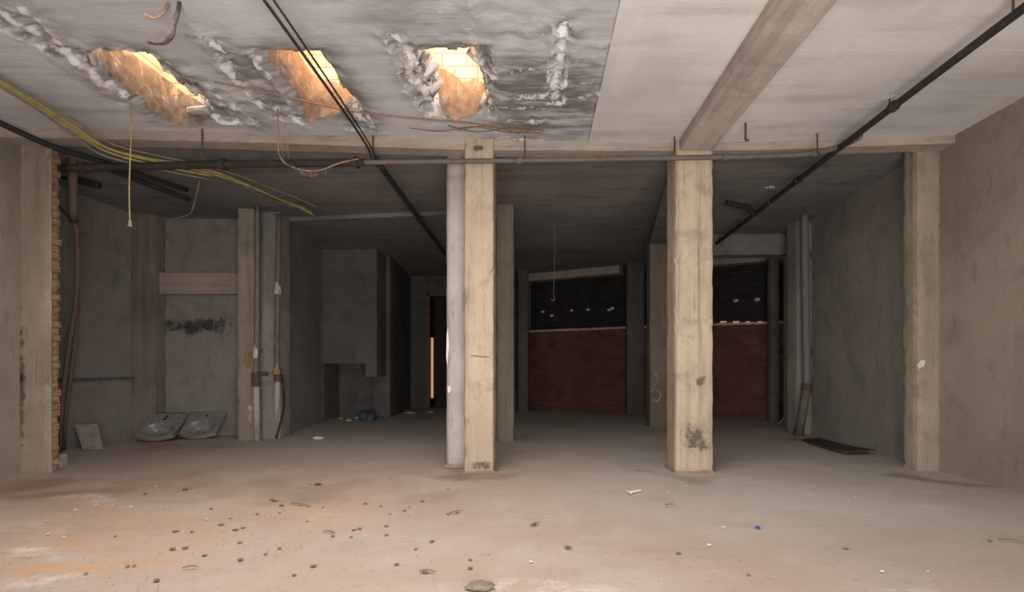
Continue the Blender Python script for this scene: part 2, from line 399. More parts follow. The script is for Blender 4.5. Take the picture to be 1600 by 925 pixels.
BANDS = [[(-10, 12), (60, 30), (112, 80), (180, 78), (240, 86), (300, 122), (402, 196), (345, 192), (262, 118), (215, 100), (150, 102), (92, 98), (40, 62), (-10, 44)],
         [(318, 50), (350, 80), (398, 88), (405, 112), (480, 194), (425, 186), (375, 132), (338, 96)], [(484, 84), (530, 140), (592, 206), (545, 202), (520, 170), (500, 120)],
         [(603, 50), (640, 78), (652, 112), (692, 182), (668, 182), (640, 146), (612, 82)], [(745, 80), (768, 84), (772, 186), (752, 184)],
         [(868, 36), (892, 38), (884, 110), (876, 165), (856, 162), (862, 110)]]
BP = [[ce(*p).to_2d() for p in q] for q in BANDS]
def band_depth(p):
    best = -9
    for q in BP:
        if p.x < min(v.x for v in q)-.2 or p.x > max(v.x for v in q)+.2: continue
        ins = False; d = 9
        for i in range(len(q)):
            a, b = q[i], q[(i+1) % len(q)]; d = min(d, dseg(p, a, b))
            if (a.y > p.y) != (b.y > p.y) and p.x < (b.x-a.x)*(p.y-a.y)/(b.y-a.y)+a.x: ins = not ins
        best = max(best, d if ins else -d)
    return best
def dseg(p, a, b):
    d = b-a; t = max(0, min(1, (p-a).dot(d)/max(1e-9, d.length_squared))); return (p-(a+d*t)).length
bm = bmesh.new(); x0, x1, y0, y1, st = -5.8, XP, 1.2, 5.95, .027
lc = bm.verts.layers.float.new('crust'); ld = bm.verts.layers.float.new('damp')
nx, ny = int((x1-x0)/st), int((y1-y0)/st); g = []
def hole_depth(x, y):
    r = -9
    for a, b, c, d in HOLES:
        k = .045*noise.noise(Vector((x*6, y*6, 2)))+.02*noise.noise(Vector((x*20, y*20, 5)))
        r = max(r, min(x-a, b-x, y-c, d-y)+k)
    return r
for i in range(nx+1):
    row = []
    for j in range(ny+1):
        x = x0+(x1-x0)*i/nx; y = y0+(y1-y0)*j/ny; p = Vector((x, y))
        jx = .05*noise.noise(Vector((x*4, y*4, 1))); jy = .05*noise.noise(Vector((x*4, y*4, 9))); pj = p+Vector((jx, jy))
        cr = 0; near = 0
        for a, b, w in SEG:
            d = dseg(pj, a, b); cr = max(cr, w*(1-sstep(.0, .085, d))); near = max(near, w*(1-sstep(.04, .26, d)))
        bd = band_depth(p+Vector((.05*noise.noise(Vector((x*7, y*7, 21)))+.025*noise.noise(Vector((x*22, y*22, 2))), .05*noise.noise(Vector((x*7, y*7, 31))))))
        inb = sstep(-.012, .02, bd); edge = 1-sstep(.0, .04, abs(bd+.012))
        cr = max(cr*.8, edge*max(0, min(1, .62+.9*noise.noise(Vector((x*3.5, y*3.5, 12))))))
        px, py = topx(x, y, ZC)
        dm = max(.95*ell(px, py, 855, 150, 120, 85), .62*near, .9*inb, .45*ell(px, py, 690, 30, 150, 60))
        hd = hole_depth(x, y)
        rag = sstep(-.16, 0, hd)
        z = ZC+.004*noise.noise(Vector((x*2, y*2, 4)))
        z += near*(.035*noise.noise(Vector((x*7, y*7, 3)))+.02*noise.noise(Vector((x*19, y*19, 3)))) + .05*rag + inb*(.035+.03*noise.noise(Vector((x*11, y*11, 7))))
        z -= .025*cr*max(0, noise.noise(Vector((x*15, y*15, 6)))+.3)
        v = bm.verts.new((x, y, z)); v[lc] = min(1, cr); v[ld] = min(1, max(dm, .8*sstep(-.3, -.05, hd))); row.append((v, hd))
    g.append(row)
for i in range(nx):
    for j in range(ny):
        q = (g[i][j], g[i+1][j], g[i+1][j+1], g[i][j+1])
        if sum(h for _, h in q)/4 > 0: continue
        bm.faces.new([v for v, _ in q])
bmesh.ops.delete(bm, geom=[v for v in bm.verts if not v.link_faces], context='VERTS')
solid(struct('ceiling', bm, 'ceiling', smooth=True, up=-1), .17)
bm = box(XP, 5.2, 1.2, 5.9, ZC-.012, ZC+.15); struct('ceiling_right', bm, 'ceiling_smooth')
bm = box(-7.2, 6.2, -1.6, 1.2, ZC, ZC+.15); struct('ceiling_entrance', bm, 'ceiling_smooth')
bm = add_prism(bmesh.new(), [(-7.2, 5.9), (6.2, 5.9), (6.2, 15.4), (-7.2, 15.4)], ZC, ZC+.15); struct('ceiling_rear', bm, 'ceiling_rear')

# ------------------------------------------------------------------ walls
def wall(name, a, b, mat, t=.2, z0=-.05, z1=None, side=1):
    a = Vector(a); b = Vector(b); n = Vector((b-a).to_tuple()); n = Vector((n.y, -n.x)).normalized()*t*side
    return struct(name, add_prism(bmesh.new(), [a, b, b+n, a+n], z0, ZC+.02 if z1 is None else z1), mat)
wall('wall_left', (-5.82, -1.5), (-5.80, 5.76), 'wall', side=-1)
struct('wall_left_return', box(-7.1, -5.92, 5.76, 5.95, 0, ZC), 'wall')
wall('wall_left_rear', (-6.85, 5.95), (-6.85, 8.95), 'wall_rear', side=-1)
wall('wall_alcove', (-7.05, 8.92), (-4.4, 8.92), 'wall_rear', side=-1)
wall('wall_left_inner', (-4.36, 8.7), (-4.77, 11.5), 'wall_rear', .15, side=-1)
wall('wall_niche', (-5.0, 12.2), (-3.46, 12.2), 'wall_dark', side=-1)
wall('wall_passage', (-3.46, 12.3), (-3.62, 14.6), 'wall_dark', side=-1)
struct('passage_gap_backing', box(-3.8, -.2, 15.1, 15.3, 0, ZC), 'hole')  # added black backing that blocks world light behind the door gap
bm = bmesh.new(); add_box(bm, -3.8, -3.13, 14.6, 14.8, 0, ZC); add_box(bm, -2.52, -.2, 14.6, 14.8, 0, ZC); add_box(bm, -3.13, -2.52, 14.6, 14.8, 3.25, ZC)
struct('wall_passage_end', bm, 'wall_dark')
BA, BB = Vector((-.35, 14.35)), Vector((5.75, 11.15))
def bw(t, off=0):
    d = (BB-BA); n = Vector((-d.y, d.x)).normalized(); p = BA+d*t+n*off; return p
def bwall(name, t0, t1, z0, z1, o0, o1, mat):
    return struct(name, add_prism(bmesh.new(), [bw(t0, o0), bw(t1, o0), bw(t1, o1), bw(t0, o1)], z0, z1), mat)
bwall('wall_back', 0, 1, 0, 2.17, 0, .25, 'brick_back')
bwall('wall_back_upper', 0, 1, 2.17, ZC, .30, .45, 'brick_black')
wall('wall_right', (4.60, -1.5), (4.62, 5.9), 'wall', side=1)
wall('wall_right_rear', (4.62, 5.9), (4.9, 10.2), 'wall_rear', side=1)
struct('wall_right_return', box(4.9, 5.9, 10.0, 10.2, 0, ZC), 'wall_rear')
struct('wall_right_far', box(5.75, 5.95, 10.2, 11.4, 0, ZC), 'wall_dark')
bm = bmesh.new()
add_box(bm, -6, -1.6, -1.75, -1.5, 0, ZC); add_box(bm, 2.6, 4.8, -1.75, -1.5, 0, ZC); add_box(bm, -1.6, 2.6, -1.75, -1.5, 3.55, ZC)
struct('wall_entrance', bm, 'wall')

# ------------------------------------------------------------------ beams
def beam_poly(pts, w, z0, z1):
    bm = bmesh.new(); P = [Vector(p) for p in pts]; sec = []
    fine = []
    for a, b in zip(P, P[1:]):
        n = max(1, int((b-a).length/.12))
        fine += [a+(b-a)*i/n for i in range(n)]
    fine.append(P[-1])
    for i, p in enumerate(fine):
        d = (fine[min(i+1, len(fine)-1)]-fine[max(i-1, 0)]).normalized(); n = Vector((-d.y, d.x))
        q = [(p, z0), (p, z1), (p+n*w, z1), (p+n*w, z0)]
        k = []
        for (u, z) in q:
            c = Vector((u.x, u.y, z))
            if z == z0: c += Vector((noise.noise(c*5)*.006, noise.noise(c*5+Vector((5, 5, 5)))*.006, .014*max(0, noise.noise(c*7))))
            k.append(bm.verts.new(c))
        sec.append(k)
    for a, b in zip(sec, sec[1:]):
        for i in range(4): bm.faces.new((a[i], a[(i+1) % 4], b[(i+1) % 4], b[i]))
    bm.faces.new(sec[0]); bm.faces.new(sec[-1][::-1])
    return bm
ZB = ZC-.11
b = obj('concrete_beam', beam_poly([(-5.8, 5.50), (-3.4, 5.62), (-1.6, 5.76), (-.85, 5.83), (1.6, 5.86), (2.4, 5.84), (4.62, 5.66)], .2, ZB, ZC+.02), 'beam')
prop(b, 'shallow concrete beam crossing the whole ceiling over the two front columns', 'beam')
b = obj('concrete_beam', beam_poly([(2.0, 1.0), (1.99, 3.5), (1.97, 5.84)], .37, ZC-.14, ZC+.02), 'beam_long')
prop(b, 'wide concrete beam running from the entrance to the right front column', 'beam')
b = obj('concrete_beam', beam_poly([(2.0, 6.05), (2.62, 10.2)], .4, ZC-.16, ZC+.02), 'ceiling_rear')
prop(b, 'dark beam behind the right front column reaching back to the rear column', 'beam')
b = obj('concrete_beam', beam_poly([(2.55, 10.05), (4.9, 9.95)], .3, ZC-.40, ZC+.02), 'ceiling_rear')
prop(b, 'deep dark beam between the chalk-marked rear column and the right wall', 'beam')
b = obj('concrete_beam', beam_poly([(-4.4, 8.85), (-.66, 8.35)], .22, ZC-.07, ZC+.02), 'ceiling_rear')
prop(b, 'thin dark beam from the pipe-clad left pillar to the slim rear column', 'beam')
d = (BB-BA); nn = Vector((-d.y, d.x)).normalized()
b = obj('concrete_lintel', beam_poly([bw(-.0, -.02), bw(.40, -.02)], .3, EZ+2.37, ZC+.01), 'lintel')
prop(b, 'pale concrete lintel over the dark opening in the central back wall', 'lintel')
b = obj('concrete_lintel', beam_poly([bw(.55, -.02), bw(.97, -.02)], .3, EZ+2.36, ZC+.01), 'wall_rear')
prop(b, 'dull concrete lintel over the dark opening at the right end of the back wall', 'lintel')

# ------------------------------------------------------------------ columns, pillars, pilasters
def column(x0, x1, y0, y1, mat, label, seed, z1=None, name='concrete_column', cat='column', amp=.006, chip=.02, bevel=.012, group=None):
    t = thing(name, ((x0+x1)/2, (y0+y1)/2, 0), label, cat, group)
    obj('shaft', rough_box(x0, x1, y0, y1, -.01, ZC if z1 is None else z1, .055, amp, chip, seed, bevel), mat, t, smooth=False)
    return t
def skirt(t, x0, x1, y0, y1, mat, seed):
    """low ridge of rubble and dirt swept against the foot"""
    bm = bmesh.new(); n = 40; per = []
    for i in range(n):
        a = 2*math.pi*i/n; c, s = math.cos(a), math.sin(a); m_ = max(abs(c), abs(s))
        per.append(((x0+x1)/2+c/m_*(x1-x0)/2, (y0+y1)/2+s/m_*(y1-y0)/2, c, s))
    A = []; B = []
    for i, (x, y, c, s) in enumerate(per):
        h = .018+.028*max(0, noise.noise(Vector((x*5, y*5, seed)))); w = .025+.05*abs(noise.noise(Vector((x*4, y*4, seed+3))))
        A.append(bm.verts.new((x-c*.01, y-s*.01, h))); B.append(bm.verts.new((x+c*w, y+s*w, -.004)))
    for i in range(n): bm.faces.new((A[i], A[(i+1) % n], B[(i+1) % n], B[i]))
    obj('rubble_skirt', bm, mat, t)
M['skirt'] = concrete('foot_dirt', (.25, .18, .14), (.36, .27, .21), 5)
lf = column(-.83, -.495, 5.78, 6.14, 'column', 'cream bare concrete column in the middle, left of the two front columns', 11)
skirt(lf, -.83, -.495, 5.78, 6.14, 'skirt', 1)
# rough casting seam and knocked patch on its face
obj('casting_seam', tube([at(735, 555, 5.778), at(750, 557, 5.777), at(765, 558, 5.778)], .004, 5), 'rust', lf)
def decal_mat(name, col, scale=9, k=1.0):
    m = N(name); m.b.inputs['Base Color'].default_value = (*col, 1)
    a = m.math('SUBTRACT', m.math('ADD', m.math('MULTIPLY', m.math('SUBTRACT', m.noise(scale, 8, .8), .5), 4.2), .50+.15*k), m.attr('fade'))
    a = m.ramp(a, .0, .85, 0, .85)
    tp = m.n('ShaderNodeBsdfTransparent'); sx = m.n('ShaderNodeMixShader'); m.l(a, sx.inputs[0]); m.l(tp.outputs[0], sx.inputs[1]); m.l(m.b.outputs[0], sx.inputs[2])
    m.l(sx.outputs[0], m.out.inputs[0]); M[name] = m.m
decal_mat('soot', (.13, .115, .095)); decal_mat('scar', (.07, .065, .06), 7, 1.5); decal_mat('ochre_decal', (.36, .22, .10), 11); decal_mat('pale_decal', (.6, .56, .5), 14); decal_mat('scorch_decal', (.10, .085, .07), 14, 2)
def decal(pts, Y, mat, parent, name):
    """stain lying on a face that looks towards -Y"""
    P = smooth_path([at(px, py, Y) for px, py in pts+pts[:1]], 4)[:-1]; n = len(P); c = sum(P, Vector())/n
    bm = bmesh.new(); lf_ = bm.verts.layers.float.new('fade'); R_ = []
    for k in (.15, .5, .75, 1.12):
        ring = [bm.verts.new(c+(p-c)*k) for p in P]
        for v in ring: v[lf_] = max(0, (k-.3)/.82)
        R_.append(ring)
    bm.faces.new(R_[0])
    for a, b in zip(R_, R_[1:]):
        for i in range(n): bm.faces.new((a[i], a[(i+1) % n], b[(i+1) % n], b[i]))
    return obj(name, bm, mat, parent)
def patch(pts, Y, mat, parent, name, th=.004, seed=0):
    """thin irregular chip or crust on a face that looks towards -Y"""
    bm = bmesh.new(); P = [at(px, py, Y) for px, py in pts]
    n = len(P); c = sum(P, Vector())/n
    a = [bm.verts.new(p+Vector((0, .006, 0))) for p in P]; b = [bm.verts.new(c+(p-c)*.9+Vector((0, -th, 0))) for p in P]
    bm.faces.new(b)
    for i in range(n): bm.faces.new((a[i], a[(i+1) % n], b[(i+1) % n], b[i]))
    return obj(name, bm, mat, parent)
decal([(732, 231), (745, 225), (757, 227), (764, 233), (752, 237), (742, 238)], 5.768, 'scorch_decal', lf, 'spalled_patch')
decal([(728, 735), (740, 718), (752, 722), (765, 716), (771, 734), (750, 737)], 5.768, 'soot', lf, 'soot_stain')
gc = thing('plastered_column', (-.98, 6.2, 0), 'smooth grey plastered column right behind and left of the cream column', 'column')
obj('shaft', rough_box(-1.09, -.82, 6.08, 6.38, -.01, ZC, .05, .004, .01, 3, .03), 'column_grey', gc, smooth=True)
skirt(gc, -1.09, -.82, 6.08, 6.38, 'skirt', 4)
for k, (pp) in enumerate([[(698, 520), (700, 510), (702, 540), (699, 575), (697, 560)], [(699, 604), (704, 602), (705, 610), (700, 616)]]):
    patch(pp, 6.078, 'white', gc, 'white_patch')  # white patches along the column's left edge
rf = column(1.555, 1.986, 5.78, 6.2, 'column', 'stout board-marked concrete column with sooty patches, right of the two front columns', 21)
skirt(rf, 1.555, 1.986, 5.78, 6.2, 'skirt', 7)
for pts in ([(1065, 662), (1078, 655), (1098, 664), (1110, 690), (1108, 708), (1090, 716), (1073, 708), (1064, 690)],
            [(1086, 588), (1098, 584), (1104, 596), (1098, 606), (1087, 604)]):
    decal(pts, 5.768, 'soot', rf, 'soot_stain')
r2 = column(-.66, -.376, 8.14, 8.42, 'column_rear_shaded', 'slim concrete column standing behind the cream front column', 31)
r3 = column(2.21, 2.6, 10.1, 10.45, 'column_rear_shaded', 'dim concrete column behind the sooty front column, chalk scribble on it', 41)
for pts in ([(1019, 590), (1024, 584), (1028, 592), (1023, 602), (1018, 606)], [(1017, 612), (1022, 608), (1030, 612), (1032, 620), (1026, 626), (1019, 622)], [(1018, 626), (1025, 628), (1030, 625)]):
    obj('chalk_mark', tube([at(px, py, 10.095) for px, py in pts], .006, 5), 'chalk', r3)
column(2.23, 2.67, 13.2-.45, 13.5-.45, 'wall_deep_shaded', 'square grey pillar in front of the central brick back wall', 51, name='back_pillar')
column(-.52, -.25, 13.6, 14.2, 'wall_deep_shaded', 'dark pillar at the left end of the brick back wall', 52, name='back_pillar')
column(5.01, 5.2, 11.0, 11.2, 'wall_deep_shaded', 'narrow grey post at the right end of the brick back wall', 53, name='back_post')
pl = column(-5.88, -5.48, 5.75, 5.80, 'pilaster', 'big stained concrete pillar at the left edge beside the ragged brick', 61, name='concrete_pillar', amp=.005, chip=.02)
decal([(8, 590), (30, 582), (45, 588), (40, 600), (20, 604)], 5.735, 'scorch_decal', pl, 'spalled_patch')
decal([(24, 470), (36, 465), (42, 560), (40, 640), (36, 720), (24, 725), (27, 600)], 5.735, 'soot', pl, 'dirt_streak')
pr = column(4.36, 4.66, 5.88, 6.12, 'pilaster', 'stained concrete pilaster on the right wall with a white splash', 71, name='concrete_pilaster', amp=.005, chip=.02, cat='pilaster')
patch([(1433, 570), (1440, 562), (1446, 563), (1444, 572), (1436, 577)], 5.878, 'white', pr, 'paint_splash')
column(4.56, 4.83, 9.0, 9.4, 'wall_rear', 'dim pilaster on the right wall behind the zinc downpipe', 72, name='concrete_pilaster', cat='pilaster')
column(-6.86, -6.47, 8.62, 8.92, 'column_rear_shaded', 'stained corner pilaster at the left end of the alcove', 73, name='concrete_pilaster', cat='pilaster')
lp = column(-4.90, -4.62, 8.35, 8.9, 'pilaster', 'concrete pillar with ochre stains at the right end of the alcove', 74, name='concrete_pillar')
decal([(378, 540), (391, 530), (397, 560), (392, 578), (380, 574)], 8.338, 'ochre_decal', lp, 'ochre_patch')
decal([(384, 630), (392, 616), (397, 640), (394, 670), (387, 662)], 8.338, 'pale_decal', lp, 'pale_patch')
column(-4.62, -4.28, 8.52, 8.9, 'wall_rear', 'grey rendered pier between the two left downpipes', 75, name='rendered_pier', cat='pillar')
bm = bmesh.new(); z = 0; k = 0                       # ragged brick courses behind the pillar, toothed at the end
while z < ZC-.09:
    h = .078; e = random.uniform(-.016, .006)+(.0 if k % 2 else -.012)
    q = rough_box(-5.95, -5.475+e, 5.802, 5.885+random.uniform(-.01, .012), z+.004, z+h-.006, .05, .007, .02, k, .006)
    tmp = bpy.data.meshes.new('t'); q.to_mesh(tmp); q.free(); bm.from_mesh(tmp); bpy.data.meshes.remove(tmp); z += h; k += 1
add_box(bm, -5.95, -5.51, 5.805, 5.875, 0, ZC)
b = obj('brick_jamb', bm, 'brick_left'); prop(b, 'ragged toothed brick edge behind the big pillar at the left', 'brickwork')
# lintel band across the alcove
b = obj('concrete_lintel', rough_box(-6.56, -4.88, 8.76, 8.93, EZ+1.235, EZ+1.60, .07, .005, .02, 81), 'lintel')
prop(b, 'brownish concrete lintel band across the left alcove above the sinks', 'lintel')
st_ = decal([(236, 500), (262, 495), (300, 498), (330, 495), (371, 497), (372, 515), (350, 524), (330, 514), (300, 528), (270, 514), (240, 522)], 8.888, 'scar', None, 'rough_plaster_band'); prop(st_, 'dark ragged plaster scar on the alcove wall above the sinks', 'plaster scar')
# ledge on the left rear wall
b = obj('wall_ledge', rough_box(-6.86, -6.77, 7.0, 8.62, .985, 1.015, .05, .003, .01, 3), 'wall_dark'); prop(b, 'thin dark ledge along the left rear wall at waist height', 'ledge')

# chimney hood over the niche
t = thing('chimney_breast', (-4.15, 11.7, .96), 'dim rendered chimney breast with a stepped lower edge over a black niche', 'chimney')
bm = bmesh.new(); XL, XS, XR = -4.80, at(571, 0, 11.3).x, at(589, 0, 11.3).x
za, zb = at(0, 568, 11.3).z, at(0, 589, 11.3).z
add_prism(bm, [(XL, 11.3), (XS, 11.3), (XS, 12.2), (XL, 12.2)], za, ZC); add_prism(bm, [(XS, 11.3), (XR, 11.3), (XR, 12.2), (XS, 12.2)], zb, ZC)
obj('hood', bm, 'wall_deep_shaded', t, weld=False)
obj('jamb', rough_box(at(587, 0, 12.2).x, -3.46, 12.0, 12.3, 0, ZC, .08, .004, .01, 5), 'wall_deep_shaded', t)
obj('cheek', rough_box(-4.95, -4.72, 11.3, 12.2, 0, za, .1, .004, .01, 6), 'wall_dark', t)
b = obj('crumpled_tarp', blob(fl(574, 657), .18, .12, .16, 5, 3, .6), 'tarp', smooth=True); prop(b, 'crumpled dark blue tarp lying at the mouth of the niche', 'tarp')

# door ajar in the passage end
t = thing('timber_door', (-2.85, 14.55, 0), 'brown timber door standing ajar in the far passage with daylight at its edge', 'door')
obj('door_frame', add_box(box(-3.13, -3.07, 14.5, 14.7, 0, 3.25), -3.13, -2.52, 14.5, 14.7, 3.19, 3.25), 'wood', t)
mx = Matrix.Translation((-2.55, 14.68, 0)) @ Matrix.Rotation(R(-14), 4, 'Z')
obj('door_leaf', box(-.43, 0, -.02, .02, .02, 3.17, .005, mx), 'pipe_dark', t)
obj('daylight_gap', box(-3.07, -3.0, 14.74, 14.75, .28, 2.02), M['gap'], t)

# right bay: gaps of daylight on the brick wall top, crust line along the wall top
def wallpt(px, py, off):
    k = (px-VX)/F; # ray X = k Y ; wall line
    a = bw(0, off); b2 = bw(1, off); d_ = b2-a
    s = (k*a.y-a.x)/(d_.x-k*d_.y); p = a+d_*s
    return Vector((p.x, p.y, EZ+(VY-py)/F*p.y))
bm = bmesh.new(); rows = []
for i in range(81):
    p = bw(i/80*.98, 0); h = .04+.05*abs(noise.noise(Vector((i*.35, 2, 1)))); w = .02+.03*abs(noise.noise(Vector((i*.4, 7, 1))))
    n_ = nn
    rows.append([(p.x-n_.x*w, p.y-n_.y*w, 2.15-.03*abs(noise.noise(Vector((i*.5, 3, 3))))), (p.x-n_.x*w*.8, p.y-n_.y*w*.8, 2.17+h*.6), (p.x+n_.x*.08, p.y+n_.y*.08, 2.17+h), (p.x+n_.x*.25, p.y+n_.y*.25, 2.165)])
b = obj('mortar_crust', sheet(rows), 'cream', bpy.data.objects['wall_back'], smooth=True)
for k, px in enumerate((1125, 1145, 1165, 1184)):
    p = wallpt(px, 503, -.075); q = wallpt(px+(10 if k < 2 else 7), 502.6, -.075)
    bm = bmesh.new(); hz = .013 if k < 2 else .009
    add_prism(bm, [(p.x, p.y), (q.x, q.y), (q.x+.01, q.y+.02), (p.x+.01, p.y+.02)], p.z-hz, p.z+hz)
    b = obj('daylight_chink', bm, 'gap'); prop(b, 'warm chink of daylight on top of the right part of the brick back wall', 'light chink', 'daylight chinks over the brick wall')
for px, py in ((848, 487), (862, 493), (893, 485), (919, 484), (952, 484), (957, 482), (1150, 470), (1183, 468)):
    p = wallpt(px, py, .29); bm = bmesh.new()
    n = 7; c_ = [(p.x+.045*math.cos(6.28*i/n)*(1+.4*random.random()), p.z+.03*math.sin(6.28*i/n)*(1+.5*random.random())) for i in range(n)]
    a = [bm.verts.new((x, p.y-(x-p.x)*.52-.012, z)) for x, z in c_]; bm.faces.new(a); r = bmesh.ops.extrude_face_region(bm, geom=bm.faces[:])
    bmesh.ops.translate(bm, verts=[v for v in r['geom'] if isinstance(v, bmesh.types.BMVert)], vec=(0, .03, 0))
    b = obj('paint_flake', bm, 'chalk'); prop(b, 'pale paint flake on the black wall above the red brick', 'flake', 'flakes on the black upper wall')

# ------------------------------------------------------------------ skylights
SLAB = [('left skylight opening half veiled by brown cobweb, nearest the left wall', 0), ('middle skylight opening crossed by the twin conduit', 1), ('right skylight opening with the squarest outline, in front of the cream column', 2)]
for (a, b_, c, d_), (lab, s) in zip(HOLES, SLAB):
    t = thing('skylight', ((a+b_)/2, (c+d_)/2, ZC), lab, 'skylight')
    e = .05; top = ZC+1.0; zl = ZC+.15
    bm = bmesh.new()
    for (u0, u1, v0, v1) in ((a-e-.1, a-e, c-e-.1, d_+e+.1), (b_+e, b_+e+.1, c-e-.1, d_+e+.1), (a-e, b_+e, c-e-.1, c-e), (a-e, b_+e, d_+e, d_+e+.1)):
        q = rough_box(u0, u1, v0, v1, zl, top, .05, .012, .01, s+2, .0)
        tmp = bpy.data.meshes.new('t'); q.to_mesh(tmp); q.free(); bm.from_mesh(tmp); bpy.data.meshes.remove(tmp)
    obj('brick_shaft', bm, 'brick_white', t)
    obj('glazing', box(a-e-.1, b_+e+.1, c-e-.1, d_+e+.1, top, top+.02), 'glazing', t)

b = obj('fallen_plaster', rough_box(-3.54, -3.31, 5.14, 5.25, ZC-.005, ZC+.045, .03, .035, .05, 8, .015), 'crumb'); prop(b, 'pale broken lump of plaster at the far lip of the left skylight', 'plaster')
# cobweb veils hanging in the openings
def veil(top, bot, n, m_, sag, mat, label, seed, name='cobweb', cat='cobweb'):
    rows = []
    for i in range(n+1):
        r = []
        for j in range(m_+1):
            u, v = i/n, j/m_
            def pick(L, u):
                k = u*(len(L)-1); q = min(int(k), len(L)-2); return L[q]+(L[q+1]-L[q])*(k-q)
            p = pick(top, u)*(1-v)+pick(bot, u)*v
            p = p+Vector((.02*noise.noise(Vector((u*9, v*7, seed))), .02*noise.noise(Vector((u*9, v*7, seed+5))), -sag*math.sin(math.pi*v)+.03*noise.noise(Vector((u*7, v*5, seed+9)))*(v+.2)))
            r.append(p)
        rows.append(r)
    o = obj(name, sheet(rows), mat, smooth=True); prop(o, label, cat); return o
z = ZC
V = Vector
veil([V((-3.80, 4.33, z+.50)), V((-3.80, 4.75, z+.36)), V((-3.64, 5.20, z+.24)), V((-3.33, 5.27, z+.05))], [at(160, 104, 4.34), at(215, 150, 4.75), at(262, 192, 5.1), at(300, 196, 5.2)], 22, 12, .03, 'web_dull', 'thick brown cobweb sagging out of the left skylight', 1)
veil([V((-2.24, 4.3, z+.42)), V((-2.25, 5.16, z+.35)), V((-2.0, 5.2, z+.30)), V((-1.82, 5.18, z+.2))], [V((-2.27, 4.3, z+.02)), V((-2.26, 4.9, z)), at(480, 190, 5.18), at(528, 178, 5.15)], 22, 12, .0, 'web', 'brown cobweb lining the middle skylight', 2)
veil([V((-1.0, 4.9, z+.30)), V((-.9, 5.1, z+.38)), V((-.75, 5.18, z+.30)), V((-.62, 5.16, z+.34)), V((-.51, 5.1, z+.22))], [at(690, 180, 5.1), at(712, 186, 5.12), at(745, 178, 5.15)], 18, 10, -.01, 'web', 'brown cobweb sheet across the lower half of the right skylight', 3)
veil([at(432, 150, 5.0), at(434, 190, 5.05), at(437, 215, 5.1)], [at(440, 150, 5.0), at(447, 190, 5.05), at(452, 250, 5.1)], 14, 6, 0, 'web_thin', 'wispy cobweb strip hanging left of the middle skylight', 4)
b = obj('cobweb_strand', tube([at(434, 170, 5.05), at(434, 215, 5.1), at(437, 243, 5.15), at(450, 258, 5.2), at(475, 266, 5.3), at(500, 266, 5.4), at(530, 255, 5.5), at(560, 248, 5.6)], .007, 6, wob=.8), 'rope')
prop(b, 'looping dusty brown strand hanging under the beam below the middle skylight', 'cobweb')
veil([at(436, 220, 5.1), at(440, 248, 5.15), at(470, 266, 5.3), at(505, 262, 5.45)], [at(446, 215, 5.1), at(452, 250, 5.15), at(474, 277, 5.3), at(512, 275, 5.45)], 18, 5, 0, 'web_thin', 'ragged dust fringe under the looping strand', 6)
b = obj('dusty_cord', tube([ce(335, 128, H-.04), ce(430, 147, H-.07), ce(540, 172, H-.06), ce(640, 184, H-.05), ce(735, 192, H-.05), ce(830, 206, H-.03)], .008, 6, wob=.5), 'rope')
prop(b, 'dusty cord strung across the ceiling just behind the skylights', 'cord')
for k, L in enumerate(([(640, 200), (690, 205), (740, 198), (790, 206), (845, 208)], [(700, 196), (745, 206), (800, 200), (850, 204)], [(715, 204), (760, 197), (812, 209)])):
    b = obj('dry_root', tube([ce(px, py, H-.03-.02*k) for px, py in L], .005, 5, wob=.6), 'twig'); prop(b, 'tangled dry root hanging by the ceiling beam over the cream column', 'root', 'dry roots over the cream column')
b = obj('rag_strip', tube([at(281, -12, 3.6), at(279, 15, 3.62), at(272, 36, 3.6), at(266, 55, 3.6), at(257, 65, 3.62), at(246, 67, 3.63), at(232, 64, 3.63)], .016, 8, wob=.9), 'rag', smooth=True); prop(b, 'dark twisted rag hanging from the ceiling at the upper left', 'rag')
b = obj('frayed_cord', tube([at(268, -8, 3.62), at(262, 8, 3.62), at(252, 24, 3.62), at(238, 28, 3.6), at(226, 22, 3.6)], .009, 6, wob=.8), 'rope'); prop(b, 'frayed pale cord looped beside the dark rag on the ceiling', 'cord')

# ------------------------------------------------------------------ pipes and cables
def pipe(name, pts, r, mat, label, cat='pipe', group=None, coup=(), smooth=True, cr=1.5, cw=.05):
    P = [Vector(p) for p in pts]
    if not coup:
        o = obj(name, tube(P, r, 12, smooth), mat, smooth=True); return prop(o, label, cat, group)
    t = thing(name, P[0], label, cat, group); obj('tube', tube(P, r, 12, smooth), mat, t, smooth=True)
    Q = smooth_path(P, 20) if smooth and len(P) > 2 else [P[0]+(P[-1]-P[0])*i/60 for i in range(61)]
    for f in coup:
        i = min(len(Q)-2, int(f*(len(Q)-1))); c = Q[i]; dd = (Q[i+1]-Q[i]).normalized()
        obj('coupling', tube([c-dd*cw/2, c-dd*cw*.4, c+dd*cw*.4, c+dd*cw/2], r*cr, 12, False), mat, t, smooth=False)
    return t
YP = 5.70
pipe('ceiling_pipe', [at(98, 263, YP), at(350, 257, YP), at(570, 254, YP)], .042, 'pipe_dark', 'thick dark pipe under the beam on the left, ending near the conduit', coup=(.12, .5, .97))
pipe('ceiling_pipe', [at(560, 254, YP), at(800, 251, YP), at(1045, 247, YP), at(1200, 244, YP), at(1275, 239, YP-.02), at(1320, 226, 5.62), at(1345, 212, 5.4)], .027, 'pipe_grey', 'long thin grey pipe crossing both front columns under the beam', coup=(.18, .42, .66))
pipe('conduit', [(-1.78, 1.2, EZ+2.42), (-1.80, 3.4, EZ+2.41), (-1.83, 5.3, EZ+2.38), (-1.85, 5.75, EZ+2.30)], .012, 'pipe_dark', 'left tube of the twin conduit crossing the middle skylight', cat='conduit')
